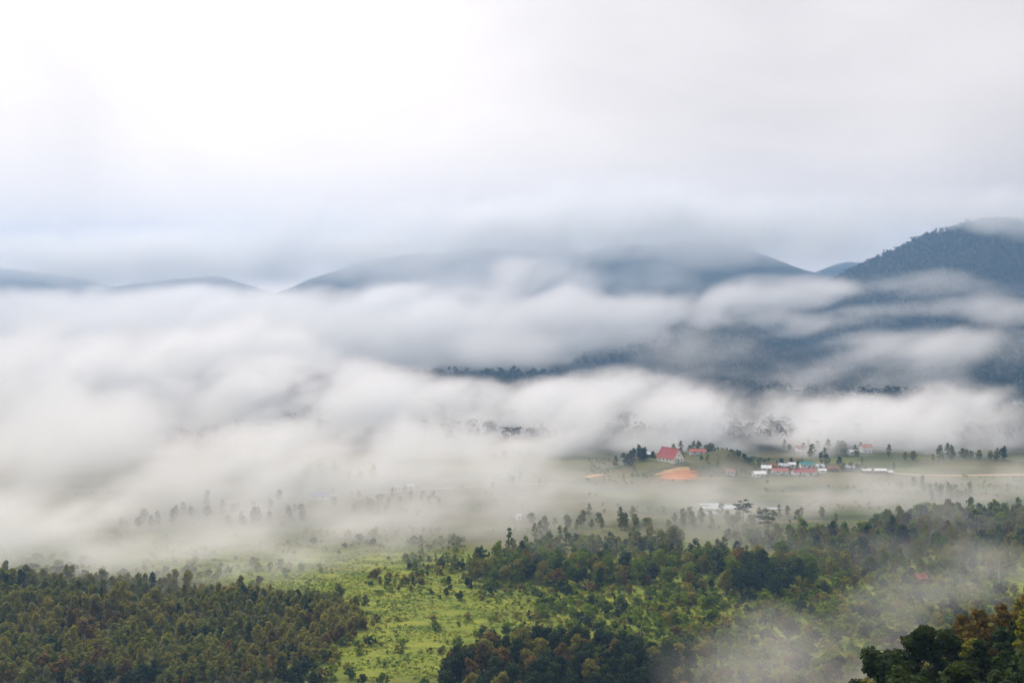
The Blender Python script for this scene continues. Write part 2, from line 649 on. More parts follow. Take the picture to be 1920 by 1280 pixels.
pts = scatter(-360, -60, 375, 592, 3.9, 5, in_wood, 1.0)
pts.sort(key=lambda p: p[1])
pick = [w for w in wood_cols for _ in range(w[2])]
for k, (x, y) in enumerate(pts[:300]):
    px, row = proj(x, y, hz(x, y))
    low = vnoise(x / 14, y / 14, 77)
    patch = fbm(x / 26, y / 26, 3, 78) + .16 * (rng.random() - .5)
    c = wood_cols[2] if patch > .19 else wood_cols[0] if patch > 0 else wood_cols[1] if patch > -.14 else wood_cols[int(rng.integers(2, 4))]
    if row > 1240 and low > .66 or px > 560 and low > .5 or rng.random() < .06:
        c = wood_cols[4]
    plant('woodland_tree', WM[c[0]][int(rng.integers(6))], x, y, .5 + .85 * rng.random() ** 1.7, rng.random() * 6.28,
          f'slender {c[1]} tree among the close-set trees of the lower left woodland', 'tree', f'{c[1]} trees of the lower left woodland')
rest = pts[300:]
WL = [tree_template(140 + i, (6.2, 7, 8, 5.5, 6.6, 8.6)[i], (2.8, 2.5, 2.3, 3.2, 2.7, 2.0)[i], (1.2, 2.0, 2.5, 1.0, 2.2, 3.0)[i], 9, 220, .88, flat=1.0)[0] for i in range(6)]
rr = np.random.default_rng(9)
pn_ = np.array([float(fbm(p[0] / 26, p[1] / 26, 3, 78)) for p in rest]) + .16 * (rr.random(len(rest)) - .5)
lab = np.where(rr.random(len(rest)) < .07, 4, np.where(pn_ > .19, 2, np.where(pn_ > 0, 0, np.where(pn_ > -.14, 1, 3))))
for j, (c, nm, _) in enumerate(wood_cols):
    q = [p for p, l in zip(rest, lab) if l == j]
    if q:
        bake('woodland', WL, [p[0] for p in q], [p[1] for p in q], .5 + .8 * rr.random(len(q)) ** 1.6, MATS[c], 200 + j,
             label=f'{nm} trees further back in the lower left woodland')

# ------------------------------------------------------------------ forest belt across the middle right
BELT = [tree_template(300 + i, 12 + 2 * (i % 3), 5.6 + .8 * (i % 2), 3.2, 16, 1100, .8, flat=.72, clump_r=.36) for i in range(6)]
belt_cols = [('green_leaves', 'mid green', 5), ('dark_leaves', 'dark green', 2), ('olive_leaves', 'olive green', 4), ('bright_leaves', 'light green', 1), ('rust_leaves', 'brownish', 1)]
BM = {c: [template_meshes(t, c, 'pale_bark' if i % 2 else 'bark', 'forest_tree') for i, t in enumerate(BELT)] for c, _, _ in belt_cols}


def in_belt(x, y, px, row):
    front = np.interp(px, [860, 900, 1000, 1150, 1300, 1450, 1530, 1600, 1750, 1930], [1085, 1098, 1100, 1102, 1108, 1122, 1095, 1075, 1072, 1080])
    back = np.interp(px, [860, 900, 950, 1050, 1200, 1400, 1600, 1650, 1800, 1930], [1080, 1056, 1036, 1024, 1018, 1010, 1000, 980, 965, 960])
    return px > 870 and back < row < front


pts = [p for p in scatter(-40, 420, 490, 760, 5.6, 15, in_belt) if fbm(p[0] / 30, p[1] / 30, 3, 16) > -.18]
pts.sort(key=lambda p: p[1])
pick = [w for w in belt_cols for _ in range(w[2])]
for x, y in pts[:280]:
    px, row = proj(x, y, hz(x, y))
    c = pick[int(rng.integers(len(pick)))]
    if 1380 < px < 1500 and row > 1085:
        c = belt_cols[1]
    plant('forest_tree', BM[c[0]][int(rng.integers(6))], x, y, (.45 + .6 * rng.random() ** 1.6) * (1 if px < 1520 else .9), rng.random() * 6.28,
          f'{c[1]} leafy tree in the front of the forest belt behind the clearing', 'tree', f'{c[1]} trees in the front of the forest belt')
rest = pts[280:]
BL = [tree_template(340 + i, 12 + 2 * (i % 3), 5.6, 2.5, 12, 290, 1.35, flat=.75, clump_r=.38)[0] for i in range(6)]
lab = rr.choice(5, len(rest), p=[.34, .26, .28, .06, .06])
for j, (c, nm, _) in enumerate(belt_cols):
    q = [p for p, l in zip(rest, lab) if l == j]
    if q:
        bake('forest_belt', BL, [p[0] for p in q], [p[1] for p in q], .36 + .5 * rr.random(len(q)) ** 1.5, MATS[c], 400 + j,
             label=f'{nm} trees deeper in the forest belt')

# ------------------------------------------------------------------ clearing: shrubs and grass
SHR = [tree_template(500 + i, 2.6 + .5 * (i % 3), 1.7, .5, 7, 260, .42, flat=.8, trunk_r=.06) for i in range(5)]
shrub_cols = [('green_leaves', 'mid green', 4), ('dark_leaves', 'dark green', 3), ('bright_leaves', 'bright green', 4), ('olive_leaves', 'olive', 3), ('rust_leaves', 'brown', 1)]
SM = {c: [template_meshes(t, c, 'bark', 'shrub') for t in SHR] for c, _, _ in shrub_cols}


def in_clear(x, y, px, row):
    edge = np.interp(row, [1060, 1130, 1170, 1215, 1250, 1330], [600, 655, 700, 640, 600, 560])
    front = np.interp(px, [860, 900, 1000, 1150, 1300, 1450, 1530, 1600, 1750, 1930], [1085, 1098, 1100, 1102, 1108, 1122, 1095, 1075, 1072, 1080])
    if (px < edge - 10 and row > np.interp(px, [0, 300, 650], [1082, 1104, 1128]) + 4) or y > 660 or y < 350:
        return False
    return row > (front if px > 870 else 1000)


def dens(x, y, px, row):
    """how bushy the clearing is: bare grass lower left, thickets towards the right and back"""
    b = sst((px - 760) / 350) * .42 + .10 + .5 * (fbm(x / 22, y / 22, 3, 90) + .0) * 2
    if px > 1150:
        b += .12
    return b


r2 = np.random.default_rng(33)
pts = [p for p in scatter(-330, 260, 352, 655, 3.4, 25, in_clear)]
good = []
for x, y in pts:
    px, row = proj(x, y, hz(x, y))
    if r2.random() < dens(x, y, px, row):
        good.append((x, y, px, row))
good.sort(key=lambda p: p[1])
pick = [w for w in shrub_cols for _ in range(w[2])]
idx = set(r2.permutation(min(len(good), 520))[:290].tolist())
stuffp = {c[0]: [] for c in shrub_cols}
for k, (x, y, px, row) in enumerate(good):
    c = pick[int(r2.integers(len(pick)))]
    s = (.6 + 1.5 * r2.random() ** 2.4) * (1.15 if px > 1000 else .9)
    if k in idx:
        plant('shrub', SM[c[0]][int(r2.integers(5))], x, y, s, r2.random() * 6.28,
              f'small {c[1]} shrub growing in the grassy clearing', 'shrub', f'{c[1]} shrubs of the clearing', crown='foliage', trunk='stem')
    else:
        stuffp[c[0]].append((x, y, s))
SL = [tree_template(540 + i, 2.8, 1.8, .4, 6, 80, .72, flat=.8)[0] for i in range(4)]
SLF = [tree_template(550 + i, 2.8, 1.8, .4, 5, 36, 1.0, flat=.8)[0] for i in range(4)]
for j, (c, nm, _) in enumerate(shrub_cols):
    q = stuffp[c]
    if q:
        bake('undergrowth', SL, [p[0] for p in q], [p[1] for p in q], [p[2] for p in q], MATS[c], 560 + j, label=f'{nm} low scrub covering the clearing')

# low ferns, creepers and grass: uneven mounds of small leaves, each patch its own mixture
MO = []
for i in range(6):
    r = np.random.default_rng(600 + i)
    cl = [(r.normal() * .8, r.normal() * .8, .1 + .15 * r.random(), .5 + .7 * r.random(), .5 + .7 * r.random(), .2 + .35 * r.random()) for _ in range(4)]
    MO.append(leaves(cl, 16, .52, 610 + i, up=.9, shell=.3))
tp = scatter(-330, 240, 372, 660, 1.95, 35, lambda x, y, px, row: in_clear(x, y, px, row) and px < 1800)
r3 = np.random.default_rng(44)
kinds = {'bright_leaves': [], 'green_leaves': [], 'yellow_leaves': [], 'olive_leaves': []}
for p in tp:
    cov = fbm(p[0] / 14, p[1] / 7, 4, 58)
    if cov < -.07:
        continue
    v_ = fbm(p[0] / 26, p[1] / 12, 3, 55) + .10 * (r3.random() - .5)
    w_ = fbm(p[0] / 40, p[1] / 20, 3, 56) + .08 * (r3.random() - .5)
    kinds['yellow_leaves' if w_ > .14 else 'olive_leaves' if w_ < -.15 else 'bright_leaves' if v_ > -.03 else 'green_leaves'].append(p)
for j, (c, p) in enumerate(kinds.items()):
    if p:
        nm = {'bright_leaves': 'fresh green', 'green_leaves': 'darker green', 'yellow_leaves': 'yellow green', 'olive_leaves': 'brownish'}[c]
        bake('ground_cover', MO, [q[0] for q in p], [q[1] for q in p], .45 + 1.0 * r3.random(len(p)) ** 2, MATS[c], 61 + j, label=f'{nm} ferns and grass covering the clearing')

# ------------------------------------------------------------------ foreground trees at the lower edge
NEAR = [tree_template(700 + i, 13 + i % 2, 4.6, 3.0, 34, 7500, .36, flat=.75, clump_r=.25) for i in range(4)]
NM = [template_meshes(t, 'dark_leaves', 'dark_bark', 'foreground_tree') for t in NEAR]


def by_picture(px, row_top, y, hgt):
    """plan position for a tree whose top shows at that place; returns x, y, scale"""
    x, _, z = at(px, row_top, y)
    return x, y, max(.3, (z - hz(x, y)) / hgt)


for k, (px, row, y, lb) in enumerate([
        (1655, 1205, 118, 'small dark round-crowned tree at the left end of the near hillside trees'),
        (1728, 1180, 122, 'dark dense tree beside the small one on the near right hillside'),
        (1775, 1173, 128, 'tallest dark tree on the near right hillside, edge lit'),
        (1835, 1200, 124, 'dark tree between the tallest near tree and the brown slope'),
        (1700, 1245, 104, 'dark low tree in front of the near right hillside trees'),
        (1800, 1248, 100, 'black-green tree at the bottom edge under the tallest near tree'),
        (1895, 1250, 98, 'deep shaded tree in the bottom right corner')]):
    x, y, s = by_picture(px, row, y, 13.3)
    plant('foreground_tree', NM[k % 4], x, y, s, k * 1.3, lb, 'tree', 'near hillside trees at the lower right')

BRN = [tree_template(720 + i, 8.5, 2.9, 1.2, 22, 2100, .34, flat=.8, clump_r=.27) for i in range(3)]
BRM = {c: [template_meshes(t, c, 'bark', 'hillside_tree') for t in BRN] for c in ('rust_leaves', 'olive_leaves', 'yellow_leaves')}
r4 = np.random.default_rng(71)
hp = [(x, y) for x, y in scatter(55, 150, 128, 262, 6.0, 72, lambda x, y, px, row: px > 1760 + (row - 1150) * .1 and row > 1105)]
for x, y in hp:
    c, nm = [('rust_leaves', 'rust orange'), ('rust_leaves', 'rust orange'), ('olive_leaves', 'olive'), ('olive_leaves', 'olive'), ('olive_leaves', 'olive'), ('yellow_leaves', 'yellow green')][int(r4.integers(6))]
    plant('hillside_tree', BRM[c][int(r4.integers(3))], x, y, .65 + .4 * r4.random(), r4.random() * 6.28,
          f'{nm} bushy tree on the slope at the right edge', 'tree', f'{nm} trees on the right edge slope')

q = scatter(20, 160, 95, 300, 3.5, 74, lambda x, y, px, row: px > 1590)
for k_, (c, sel) in enumerate((('dark_leaves', [p for p in q if p[1] < 150]), ('olive_leaves', [p for p in q if p[1] >= 150]))):
    bake('undergrowth', SL, [p[0] for p in sel], [p[1] for p in sel], .85 + .6 * r4.random(len(sel)), MATS[c], 75 + k_, label=['dark', 'olive'][k_] + ' low scrub covering the near slope at the right edge')
DK = [tree_template(740 + i, 12, 4.2, 3, 14, 1700, .62, flat=.85, clump_r=.38) for i in range(4)]
DKM = {c: [template_meshes(t, c, 'dark_bark', 'thicket_tree') for t in DK] for c in ('dark_leaves', 'olive_leaves', 'rust_leaves')}
dp = scatter(-32, 72, 338, 392, 6.2, 73, lambda x, y, px, row: 830 + (1290 - row) * .35 < px < 1290 and row > 1205)
for x, y in dp:
    c, nm = ([('dark_leaves', 'dark green')] * 9 + [('olive_leaves', 'olive'), ('rust_leaves', 'brownish')])[int(r4.integers(11))]
    plant('thicket_tree', DKM[c][int(r4.integers(4))], x, y, .7 + .4 * r4.random(), r4.random() * 6.28,
          f'{nm} tree in the shaded thicket at the bottom centre', 'tree', f'{nm} trees of the bottom centre thicket')


# ------------------------------------------------------------------ single trees that stand out
def layered(seed, h, cr, layers, nleaf=700, lsize=.7):
    """tall emergent tree: bare pale trunk, flat leaf decks on spreading limbs"""
    r = np.random.default_rng(seed)
    cl = []
    for z, q in layers:
        m = max(2, int(q * 4))
        for i in range(m):
            a = i * 6.283 / m + r.random()
            cl.append((cr * q * .6 * math.cos(a), cr * q * .6 * math.sin(a), z * h + r.normal() * .2, cr * q * .5, cr * q * .5, h * .028))
    crown = leaves(cl, nleaf, lsize, seed, up=1.0, shell=.2)
    tr = h * .017
    parts = [tube([(0, 0, -.6), (.1, 0, h * .3), (-.15, .1, h * .65), (.1, 0, h * .97)], [tr * 1.3, tr, tr * .75, tr * .25], 6)]
    for c in cl:
        s = np.array((0, 0, c[2] - h * .07))
        e = np.array(c[:3])
        parts.append(tube([s, (s + e) / 2 + np.array((0, 0, -.01 * h)), e], [tr * .4, tr * .25, tr * .1], 4))
    return crown, merge(parts)


def solo(name, tpl, leafm, barkm, px, base_row, y, s, label, cat='tree', rz=0.3):
    x = at(px, base_row, y)[0]
    ms = template_meshes(tpl, leafm, barkm, name)
    return plant(name, ms, x, y, s, rz, label, cat)


em = layered(801, 21, 6.2, [(.62, .7), (.76, 1.0), (.9, .75), (1.0, .45)])
solo('emergent_tree', em, 'dark_leaves', 'pale_bark', 1433, 1040, 600, 1.0, 'tall emergent tree with dark layered flat crown and pale trunk above the forest belt')
em2 = layered(802, 19, 6.5, [(.7, .8), (.84, 1.0), (.97, .6)])
solo('emergent_tree', em2, 'dark_leaves', 'pale_bark', 1393, 1040, 625, 1.12, 'hazier emergent tree just left of the tall layered one')
em3 = layered(803, 17, 5.5, [(.82, .7), (.95, .9)])
solo('emergent_tree', em3, 'greygreen_leaves', 'pale_bark', 1232, 1062, 570, 1.0, 'flat-topped tree with long bare white trunk in the forest belt centre')
rt = tree_template(811, 16, 7.5, 6, 14, 1400, .8, flat=.85)
solo('broad_tree', rt, 'greygreen_leaves', 'bark', 1262, 1062, 590, 1.0, 'broad round-crowned tree right behind the bare white trunk')
rt2 = tree_template(812, 11, 5.2, 4, 14, 1500, .6, flat=.8)
solo('clearing_tree', rt2, 'dark_leaves', 'pale_bark', 1480, 1195, 432, .98, 'dark round tree with short white trunk standing alone in the clearing')
tall = tree_template(813, 15, 2.0, 7, 7, 420, .6, flat=1.1)
solo('slender_tree', tall, 'greygreen_leaves', 'bark', 955, 1070, 575, 1.25, 'thin tall tree poking above the left end of the forest belt')
solo('slender_tree', tree_template(814, 13, 1.8, 6, 6, 300, .6), 'greygreen_leaves', 'bark', 938, 1075, 570, 1.0, 'shorter thin tree left of the tall thin one at the belt end')
solo('white_trunk_tree', layered(815, 19, 4.5, [(.8, .8), (.95, .7)]), 'greygreen_leaves', 'pale_bark', 1873, 1075, 520, 1.0, 'misty tree with tall white trunk near the right edge')
solo('broad_tree', tree_template(816, 15, 6.5, 5, 14, 1300, .8), 'dark_leaves', 'bark', 1690, 1045, 585, 1.05, 'broad dark tree above the hut in the right forest')
solo('broad_tree', tree_template(817, 14, 5.8, 5, 13, 1200, .8), 'dark_leaves', 'bark', 1615, 1055, 560, 1.1, 'wide dark tree left of the hut in the right forest')
solo('conifer_like_tree', tree_template(818, 17, 3.2, 3, 12, 800, .6, flat=1.3), 'dark_leaves', 'bark', 1672, 1040, 600, 1.0, 'narrow pointed dark tree above the broad trees on the right')
solo('broad_tree', tree_template(819, 13, 4.5, 3, 12, 900, .7, flat=1.1), 'greygreen_leaves', 'bark', 1893, 1145, 470, .8, 'grey green pointed tree in the mist above the orange slope')
solo('broad_tree', tree_template(820, 12, 5, 3, 12, 900, .7), 'dark_leaves', 'bark', 1785, 1125, 480, .62, 'small rounded dark tree on the light green field at right')


def bamboo(seed, h, n=26):
    r = np.random.default_rng(seed)
    parts, cl = [], []
    for i in range(n):
        a = r.random() * 6.283
        q = r.random() * .9
        o = .25 * h * (.4 + r.random() * .6)
        b = np.array((q * math.cos(a), q * math.sin(a), -.3))
        hh = h * (.7 + .3 * r.random())
        m = b + np.array((.12 * o * math.cos(a), .12 * o * math.sin(a), hh * .6))
        t = b + np.array((o * math.cos(a), o * math.sin(a), hh))
        parts.append(tube([b, m, t], [.07, .055, .02], 4))
        for u in (.45, .6, .75, .9, 1.0):
            c = m * (1 - max(0, u - .6) / .4) + t * max(0, u - .6) / .4 if u > .6 else b + (m - b) * u / .6
            cl.append((c[0], c[1], c[2], .75, .75, .55))
    return leaves(cl, 1500, .5, seed), merge(parts)


plain('bamboo_stem', (.22, .24, .05))
solo('bamboo_clump', bamboo(831, 10), 'yellow_leaves', 'bamboo_stem', 1503, 1122, 505, 1.0, 'yellow green feathery bamboo clump beside the darkest forest trees', 'bamboo')
solo('bamboo_clump', bamboo(832, 9), 'yellow_leaves', 'bamboo_stem', 1855, 1150, 440, .75, 'pale green bushy clump in the mist above the orange slope', 'bamboo')


def palm(seed, h, nf=15, fl=4.2):
    r = np.random.default_rng(seed)
    V, F = [], []
    for i in range(nf):
        a = i * 6.283 / nf + r.random() * .3
        el = .15 + 1.1 * r.random()
        ca, sa = math.cos(a), math.sin(a)
        prev = None
        for k in range(7):
            u = k / 6
            q = fl * u * math.cos(el) * (1 - .1 * u)
            z = h + fl * (math.sin(el) * u - .55 * u * u)
            w = .75 * math.sin(math.pi * min(1, u * .9 + .08)) + .03
            V += [(q * ca - w * sa, q * sa + w * ca, z - .12), (q * ca + w * sa, q * sa - w * ca, z - .12)]
            j = len(V)
            if k:
                F.append((j - 4, j - 3, j - 1, j - 2))
    V = np.array(V)
    tr = tube([(0, 0, -.6), (.2, 0, h * .5), (0, 0, h)], [.28, .2, .16], 7)
    return (V, np.array(F), r.random(len(V))), tr


solo('palm_tree', palm(841, 16, 16, 5.0), 'dark_leaves', 'bark', 1830, 1040, 600, 1.15, 'dark spiky palm standing above the right forest in mist', 'palm')


# ------------------------------------------------------------------ settlement
plain('red_roof', (.30, .032, .034), .55, .45, .35)
plain('faded_red_roof', (.40, .12, .09), .6, .45, .35)
plain('teal_roof', (.04, .20, .20), .5, .45, .35)
plain('blue_roof', (.16, .24, .42), .5, .45, .35)
plain('zinc_roof', (.52, .54, .56), .45, .45, .35)
plain('white_roof', (.74, .74, .73), .5, .1, .8)
plain('rust_roof', (.26, .12, .07), .7, .35, .8)
plain('cream_wall', (.88, .83, .70), .8, .06, .6)
plain('white_wall', (.78, .77, .74), .8, .08, .6)
plain('timber_wall', (.20, .12, .07), .8, .25, 2)
plain('grey_wall', (.40, .40, .40), .8, .1, 1)
plain('dark_glass', (.03, .035, .04), .15, .1, 1, .5)
plain('door_wood', (.10, .055, .03), .7, .2, 2)
plain('concrete', (.40, .38, .35), .85, .15, 1)
plain('metal_post', (.70, .70, .70), .5, .1, 1)
plain('red_earth', (.52, .17, .04), .95, .35, .12, .1)
EARTH = bpy.data.materials.new('stepped_red_earth')
EARTH.use_nodes = True
g = G(EARTH.node_tree)
P_ = g.new('ShaderNodeNewGeometry').outputs['Position']
n_ = g.noise(g.vmath('MULTIPLY', P_, (.25, .8, 2.2)), .55, 5, .65, .6)
p = g.new('ShaderNodeBsdfPrincipled')
g.put(p.inputs['Base Color'], g.ramp(n_, [(.30, (.22, .10, .035)), (.42, (.50, .17, .045)), (.52, (.62, .24, .07)), (.62, (.46, .14, .04)), (.72, (.62, .36, .15))]))
p.inputs['Roughness'].default_value = .95
o = g.new('ShaderNodeOutputMaterial')
g.l.new(p.outputs[0], o.inputs[0])
plain('tan_earth', (.56, .34, .16), .95, .3, .15, .1)


def gable_roof(L, W, z, rh, ov, th=.14):
    """ridge along x"""
    l, w = L / 2 + ov, W / 2 + ov
    dz = rh * ov / (W / 2)
    prof = [(-w, z - dz), (0, z + rh), (w, z - dz), (w, z - dz + th), (0, z + rh + th * 1.3), (-w, z - dz + th)]
    V = np.array([(sx * l, y, zz) for sx in (-1, 1) for y, zz in prof])
    F = []
    for i in range(6):
        j = (i + 1) % 6
        F.append((i, j, 6 + j, 6 + i))
    for o in (0, 6):
        F += [(o + 0, o + 1, o + 4, o + 5), (o + 1, o + 2, o + 3, o + 4)]
    return V, np.array(F)


def gable_walls(L, W, h, rh):
    l, w = L / 2, W / 2
    V = np.array([(-l, -w, -.8), (l, -w, -.8), (l, w, -.8), (-l, w, -.8), (-l, -w, h), (l, -w, h), (l, w, h), (-l, w, h), (-l, 0, h + rh), (l, 0, h + rh)], float)
    F = np.array([(0, 1, 5, 4), (2, 3, 7, 6), (1, 2, 6, 5), (3, 0, 4, 7), (5, 6, 9, 9), (7, 4, 8, 8)])
    return V, F


def mesh_py(name, V, F, mat):
    me = bpy.data.meshes.new(name)
    me.from_pydata([tuple(v) for v in V], [], [tuple(dict.fromkeys(int(i) for i in f)) for f in F])
    me.update()
    me.materials.append(mat)
    return me


def house(name, label, px, row, y, L, W, h, rh, wall, roof, rz=0.0, ov=.6, nwin=3, door=True, cat='house', group=None, ribs=True, gable_win=False):
    x, _, _ = at(px, row, y)
    z = min(hz(x + a, y + b) for a in (-L / 3, 0, L / 3) for b in (-W / 3, 0, W / 3))
    root = bpy.data.objects.new(name, None)
    COL.objects.link(root)
    root.location = (x, y, z)
    root.rotation_euler = (0, 0, rz)
    tag(root, label, cat, group)
    add('wall', mesh_py('wall', *gable_walls(L, W, h + .8, rh), MATS[wall]), root)
    ro = add('roof', mesh_py('roof', *gable_roof(L, W, h + .8, rh, ov), MATS[roof]), root)
    if ribs:            # seams of the sheeting and the ridge cap
        l, w = L / 2 + ov, W / 2
        parts = []
        n = max(4, int(L / 1.4))
        for i in range(n + 1):
            xx = -l + .06 + (2 * l - .12) * i / n
            for s in (-1, 1):
                parts.append(tube([(xx, s * (w + ov * .98), h + .8 - rh * ov / w + .2), (xx, s * .05, h + .8 + rh + .22)], [.05, .05], 4))
        V, F = merge(parts)
        add('roof_seams', mesh_py('roof_seams', V, F, MATS[roof]), ro)
        V, F = boxm(-l - .02, l + .02, -.22, .22, h + .8 + rh + .13, h + .8 + rh + .28)
        add('ridge_cap', mesh_py('ridge_cap', V, F, MATS[roof]), ro)
    for i in range(nwin):
        xx = -L / 2 + L * (i + .7) / (nwin + .4)
        V, F = boxm(xx - .55, xx + .55, -W / 2 - .05, -W / 2 + .05, 1.1 + .5, 2.3 + .5)
        wd = add('window', mesh_py('window', V, F, MATS['dark_glass']), root)
        V, F = merge([boxm(xx - .68, xx + .68, -W / 2 - .09, -W / 2 - .003, 2.8, 2.93), boxm(xx - .68, xx + .68, -W / 2 - .12, -W / 2 - .003, 1.47, 1.6)])
        add('frame', mesh_py('frame', V, F, MATS['white_wall']), wd)
    if door:
        V, F = boxm(L / 2 - .06, L / 2 + .06, -.75, .75, .1, 2.8)
        add('door', mesh_py('door', V, F, MATS['door_wood']), root)
    if gable_win:
        for yy in (-W * .28, W * .28):
            V, F = boxm(L / 2 - .05, L / 2 + .06, yy - .5, yy + .5, 1.6, 2.9)
            add('window', mesh_py('window', V, F, MATS['dark_glass']), root)
        V, F = boxm(L / 2 - .05, L / 2 + .07, -.45, .45, 5.6, 6.6)
        add('window', mesh_py('window', V, F, MATS['dark_glass']), root)
    return root


hall = house('hall', 'large hall with steep red roof and cream gable above the red earth cutting', 1257, 868, 872, 18.5, 13.5, 3.2, 7.6, 'cream_wall', 'red_roof', rz=R(-50), ov=.7, nwin=4, cat='hall', gable_win=True)
V, F = merge([boxm(9.3, 12.2, -2.6, 2.6, 3.4, 3.6), boxm(11.8, 12.05, -2.4, -2.15, -.5, 3.4), boxm(11.8, 12.05, 2.15, 2.4, -.5, 3.4)])
add('porch', mesh_py('porch', V, F, MATS['white_wall']), hall)

H_ = [
    ('house', 'long white-roofed house behind dark trees left of the hall', 1200, 872, 905, 15, 8, 2.6, 2.0, 'grey_wall', 'zinc_roof', .1),
    ('house', 'small grey-roofed house at the left foot of the knoll', 1175, 880, 890, 9, 7, 2.5, 1.6, 'grey_wall', 'zinc_roof', .3),
    ('house', 'faded low house between the hall and the green mound', 1308, 866, 905, 14, 7, 2.5, 1.8, 'white_wall', 'faded_red_roof', -.1),
    ('hut', 'small white-walled hut with thatch-brown roof below the green mound', 1370, 888, 856, 7.5, 6, 2.6, 2.0, 'white_wall', 'rust_roof', -.4),
    ('house', 'white-roofed house at the left end of the village row', 1423, 890, 850, 10, 7, 2.4, 1.6, 'white_wall', 'white_roof', .15),
    ('house', 'white house standing behind the left end of the village row', 1437, 884, 872, 8, 6, 3.0, 1.8, 'white_wall', 'white_roof', -.3),
    ('house', 'pale red-roofed house in the middle of the village row', 1462, 885, 862, 13, 7, 2.6, 1.8, 'white_wall', 'faded_red_roof', .05),
    ('longhouse', 'long house with strong red roof at the right of the village row', 1507, 886, 858, 19, 8, 2.6, 2.2, 'white_wall', 'red_roof', .06),
    ('house', 'teal-roofed house behind the long red roof', 1512, 874, 892, 11, 8, 3.0, 2.0, 'white_wall', 'teal_roof', -.05),
    ('house', 'small zinc-roofed house right of the teal roof', 1536, 876, 886, 7, 6, 2.4, 1.4, 'white_wall', 'zinc_roof', .2),
    ('house', 'small white-roofed house left of the teal roof', 1484, 872, 894, 6, 5, 2.6, 1.4, 'white_wall', 'white_roof', .1),
    ('shed', 'low white shed right after the long red roof', 1541, 884, 866, 6, 4.5, 2.2, 1.0, 'white_wall', 'white_roof', 0),
    ('house', 'two-storey pale pink house standing alone in mist behind the village', 1623, 848, 985, 9.5, 8, 5.2, 1.8, 'white_wall', 'faded_red_roof', .1),
    ('house', 'misty white-roofed house up the slope left of the pink house', 1531, 842, 1000, 9, 7, 2.6, 1.8, 'white_wall', 'white_roof', .1),
    ('house', 'misty white house higher up behind the village', 1545, 818, 1100, 12, 7, 2.6, 1.8, 'white_wall', 'white_roof', -.2),
    ('house', 'small misty white house just below the higher one', 1568, 832, 1045, 7, 6, 2.6, 1.6, 'white_wall', 'white_roof', .2),
    ('house', 'rust-roofed hut squeezed between the white houses at the village left end', 1448, 877, 885, 7, 5.5, 2.4, 1.5, 'timber_wall', 'rust_roof', .2),
    ('house', 'small zinc-roofed house behind the pale red roof', 1470, 876, 888, 8, 6, 2.4, 1.5, 'white_wall', 'zinc_roof', -.15),
    ('house', 'rust-roofed house at the far right end of the village row', 1560, 880, 878, 9, 6, 2.4, 1.5, 'timber_wall', 'rust_roof', .1),
    ('house', 'grey-roofed house between the village row and the long low building', 1590, 878, 884, 9, 7, 2.4, 1.6, 'grey_wall', 'zinc_roof', -.1),
    ('house', 'dark timber house with grey roof in the grove left of the hall', 1215, 876, 895, 9, 7, 2.6, 1.8, 'timber_wall', 'zinc_roof', -.2),
    ('house', 'faint pale red roof in the mist above the village row', 1505, 845, 990, 12, 7, 2.6, 1.8, 'white_wall', 'faded_red_roof', .1),
    ('house', 'faint white roof in the mist left of the pink house', 1598, 852, 970, 9, 6, 2.6, 1.6, 'white_wall', 'white_roof', .3),
    ('longhouse', 'long low white building beside the dirt road', 1638, 884, 868, 20, 7, 2.2, 1.0, 'timber_wall', 'white_roof', .03),
    ('shed', 'small tan-roofed shed at the start of the dirt road', 1668, 887, 858, 5, 4, 2.2, 1.0, 'timber_wall', 'white_roof', .5),
    ('house', 'left one of two misty white houses beyond the pale lane', 746, 917, 785, 7, 6, 3.2, 1.6, 'cream_wall', 'zinc_roof', .1),
    ('house', 'right one of two misty white houses beyond the pale lane', 770, 916, 788, 5, 5, 3.4, 1.4, 'cream_wall', 'white_roof', .2),
    ('longhouse', 'low blue-roofed building half lost in mist at left', 598, 934, 755, 15, 7, 2.2, 1.5, 'white_wall', 'blue_roof', .1),
    ('hut', 'pink-roofed timber hut among the trees of the right forest', 1725, 1090, 528, 5.6, 4.6, 2.6, 1.7, 'timber_wall', 'faded_red_roof', .3),
    ('shed', 'tiny white shed alone in the misty fields left of the forest belt', 972, 977, 682, 3, 2.6, 2.2, .9, 'white_wall', 'white_roof', .4),
    ('house', 'white house on the dark hillside at the right edge', 1908, 735, 1500, 17, 9, 4, 2.6, 'white_wall', 'white_roof', .2),
    ('house', 'teal-roofed house below the white one at the right edge', 1910, 752, 1420, 14, 9, 3, 2.6, 'cream_wall', 'teal_roof', -.2),
    ('house', 'faint white house on the misty hillside behind the village', 1676, 740, 1560, 11, 9, 3, 2.0, 'white_wall', 'white_roof', .1),
]
for a in H_:
    house(a[0], a[1], *a[2:11], rz=a[11], nwin=2 if a[5] > 6 else 1, cat='shed' if a[0] == 'shed' else 'hut' if a[0] == 'hut' else 'house', group='buildings of the settlement')


def post(name, label, px, row, y, h, r, cat, mat='metal_post', cross=True):
    x = at(px, row, y)[0]
    root = bpy.data.objects.new(name, None)
    COL.objects.link(root)
    root.location = (x, y, hz(x, y) - .3)
    tag(root, label, cat)
    add('pole', mesh_py('pole', *tube([(0, 0, 0), (0, 0, h * .5), (.02, 0, h)], [r, r * .85, r * .6], 8), MATS[mat]), root)
    if cross:
        add('crossarm', mesh_py('crossarm', *boxm(-.9, .9, -.07, .07, h * .92, h * .92 + .14), MATS[mat]), root)
        for q in (-.8, 0.3, .8):
            add('insulator', mesh_py('insulator', *tube([(q, 0, h * .92 + .14), (q, 0, h * .92 + .42)], [.07, .05], 6), MATS['white_wall']), root)
    return root


